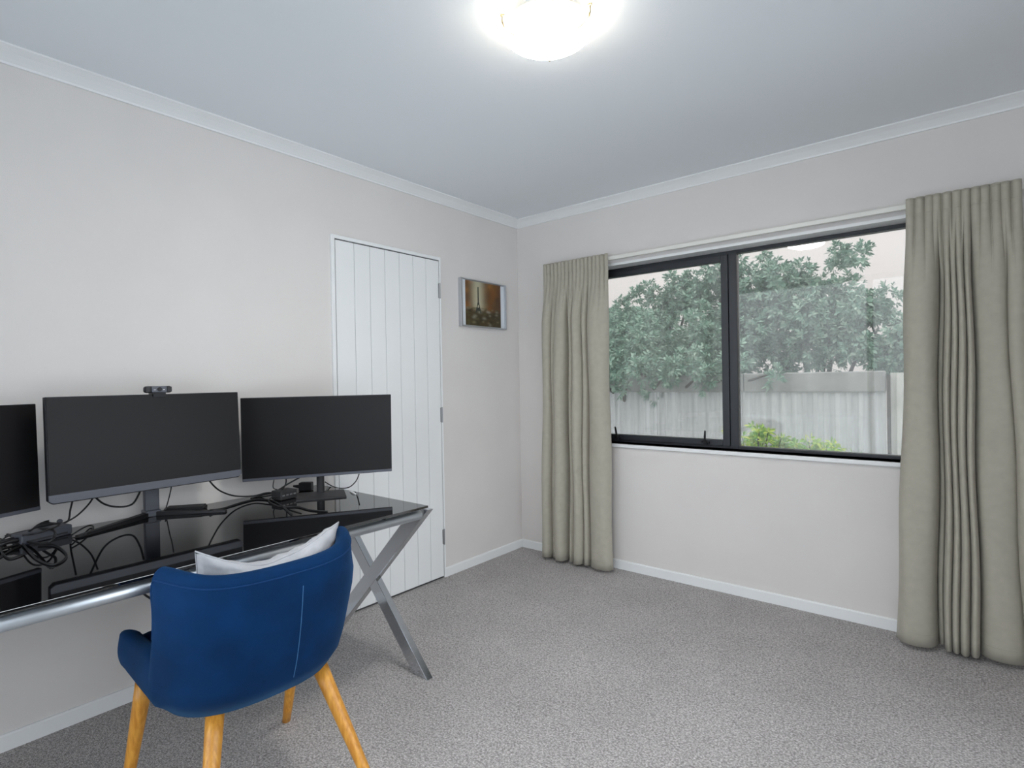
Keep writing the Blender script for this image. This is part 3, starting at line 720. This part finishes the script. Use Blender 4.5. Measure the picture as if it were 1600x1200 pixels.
def section(t):
    p1, n1 = plan(t, .291, .03, .262, -.312)        # outline at the rim level of the back
    p0, n0 = plan(t, .246, .00, .200, -.285)        # outline at the bottom
    zr = rim(p1.x); zb = .375
    end = min(t, 1 - t); cl_ = sstep(0, .055, end)   # rounds the arm tips
    zr = zb + .06 + (zr - zb - .06) * (.70 + .30 * sqrt(max(0, 1 - (1 - min(1, end / .05)) ** 2)))
    th = .046 * (.55 + .45 * cl_)
    def outer(z):
        f = (z - zb) / .42; f2 = f ** .85 if f > 0 else 0
        q = p0.lerp(p1, f2); wg = sstep(.02, .08, p1.x) * (1 - sstep(.14, .26, p1.x))
        q = q + Vector((wg * (.012 * sin(pi * max(0, min(1, (z - .55) / .16))) - .030 * sstep(.66, .76, z)), 0))
        return q, n0.lerp(n1, min(1, f2)).normalized()
    pts = []
    for k in range(9):
        z = zb + (zr - th * .5 - zb) * k / 8; q, n = outer(z)
        bul = .010 * sin(pi * k / 8); q = q + n * bul
        if k == 0: q = q - n * .022
        if k == 1: q = q - n * .002
        pts.append(Vector((q.x, q.y, z - (0.004 if k == 0 else 0))))
    qt, nt = outer(zr - th * .5)
    for k in range(1, 8):
        a = pi * k / 8; c = qt - nt * th * .5
        q = c + nt * th * .5 * cos(a); pts.append(Vector((q.x, q.y, zr - th * .5 + th * .5 * sin(a))))
    for k in range(9):
        z = zr - th * .5 + (.42 - (zr - th * .5)) * k / 8; q, n = outer(z); q = q - n * th
        pts.append(Vector((q.x, q.y, z)))
    q, n = outer(zb); pts.append(Vector((*(q - n * .05), zb)))
    return pts
bm = bmesh.new(); secs = [section(t) for t in TS]; n_ = len(secs[0])
rows = [[bm.verts.new(p) for p in s] for s in secs]
for a, b in zip(rows, rows[1:]):
    for k in range(n_): bm.faces.new((a[k], a[(k + 1) % n_], b[(k + 1) % n_], b[k]))
bm.faces.new(rows[0]); bm.faces.new(rows[-1][::-1])
shell = build('backrest', bm, M_velvet, ch, smooth=True)
# piping just below the rim and the side seam
bm = bmesh.new(); tube(bm, [s[8] * .0 + s[8] + (s[7] - s[8]).normalized() * .004 for s in secs if max(p.x for p in s) > .085], .0022, 6); build('piping', bm, M_piping, shell, smooth=True)
ts = .515; ss = section(ts); nn_ = plan(ts, .291, .03, .262, -.312)[1]
bm = bmesh.new(); tube(bm, [p + Vector((nn_.x, nn_.y, 0)) * .0005 for p in spline(ss[1:8], 4)], .0011, 5); build('seam', bm, M_stitch, shell, smooth=True)
# seat pad, domed, with the plan of the inside
bm = bmesh.new()
out = []
for k in range(61):
    p, n = plan(k / 60, .212, .0, .165, -.275); out.append(p)
prof = [(1.0, .376), (1.03, .392), (1.03, .45), (1.0, .474), (.9, .488), (.6, .497), (.25, .500)]
ctr = Vector((-.04, 0)); rings = []
for sc, z in prof: rings.append([bm.verts.new((ctr.x + (q.x - ctr.x) * sc, ctr.y + (q.y - ctr.y) * sc, z)) for q in out])
m_ = len(out)
for a, b in zip(rings, rings[1:]):
    for k in range(m_): bm.faces.new((a[k], a[(k + 1) % m_], b[(k + 1) % m_], b[k]))
bm.faces.new(rings[0][::-1]); bm.faces.new(rings[-1])
build('seat', bm, M_velvet, ch, smooth=True)
bm = bmesh.new(); 
A = [plan(k / 40, .20, .0, .13, -.21)[0] for k in range(41)]
prism(bm, [(p.x, p.y) for p in A], lambda p, t: (p[0], p[1], t), .366, .380); build('seat_base', bm, M_blackm, ch)
for tx, ty, fx, fy in ((.125, .158, .300, .240), (.125, -.138, .290, -.232), (-.135, .215, -.278, .238), (-.185, -.222, -.272, -.258)):
    bm = bmesh.new(); q = [Vector((tx, ty, .372)).lerp(Vector((fx, fy, 0)), k / 6) for k in range(7)]
    rr = [.0235 - .0095 * k / 6 for k in range(7)]
    tube(bm, q, rr, 20)
    for v in bm.verts:
        if v.co.z < .012: v.co.z = 0.0
    build('leg', bm, M_wood, ch, smooth=True)

# ------------------------------------------------------------------ cushion leaning inside the back
cu = empty('cushion', (1.000, -2.405, .492), radians(-3)); tag(cu, 'crumpled pale grey cushion leaning inside the blue chair', 'cushion')
def cush():
    N = 34; s = .158; bm = bmesh.new()
    tl = radians(14)
    Mx = Matrix.Translation((0, 0, .0)) @ Matrix.Rotation(tl, 4, 'Y')
    def P(u, v, sd):
        # u sideways, v upwards in -1..1
        e = (1 - abs(u) ** 3) * (1 - abs(v) ** 3); th = .055 * max(0, e) ** .55
        pin = 1 - .07 * (1 - abs(u) ** 1.5) * abs(v) ** 2; pin2 = 1 - .07 * (1 - abs(v) ** 1.5) * abs(u) ** 2
        y = u * (.188 + .022 * max(u, 0)) * pin2; z = s + v * s * pin + .012 * u * (v + 1) - .024 * max(u, 0) * (v + 1)
        if v > 0: z -= .050 * v * v * (1 - abs(u + .25) ** 1.3 if abs(u + .25) < 1 else 0)           # slumped top edge
        wr = .003 * sin(23 * u + 9 * v) + .002 * sin(31 * v - 14 * u + 2)
        x = sd * (th + wr * (e > .02)) - (.117 if u < 0 else .075) * u * u                # wrapped forward by the curved back
        return Mx @ Vector((x, y, z))
    for sd in (1, -1):
        grid_mesh(bm, lambda i, j: P(-1 + 2 * i / (N - 1), -1 + 2 * j / (N - 1), sd), N, N)
    bmesh.ops.remove_doubles(bm, verts=bm.verts, dist=.0008)
    build('cover', bm, M_cushion, cu, smooth=True)
    ed = []
    for k in range(4 * 20):
        a, f = divmod(k, 20); f = -1 + 2 * f / 20
        u, v = ((f, -1), (1, f), (-f, 1), (-1, -f))[a]; ed.append(P(u, v, 0))
    ed.append(ed[0]); bm = bmesh.new(); tube(bm, ed, .0022, 6, cap=False); build('edge_seam', bm, M_cushion, cu, smooth=True)
cush()
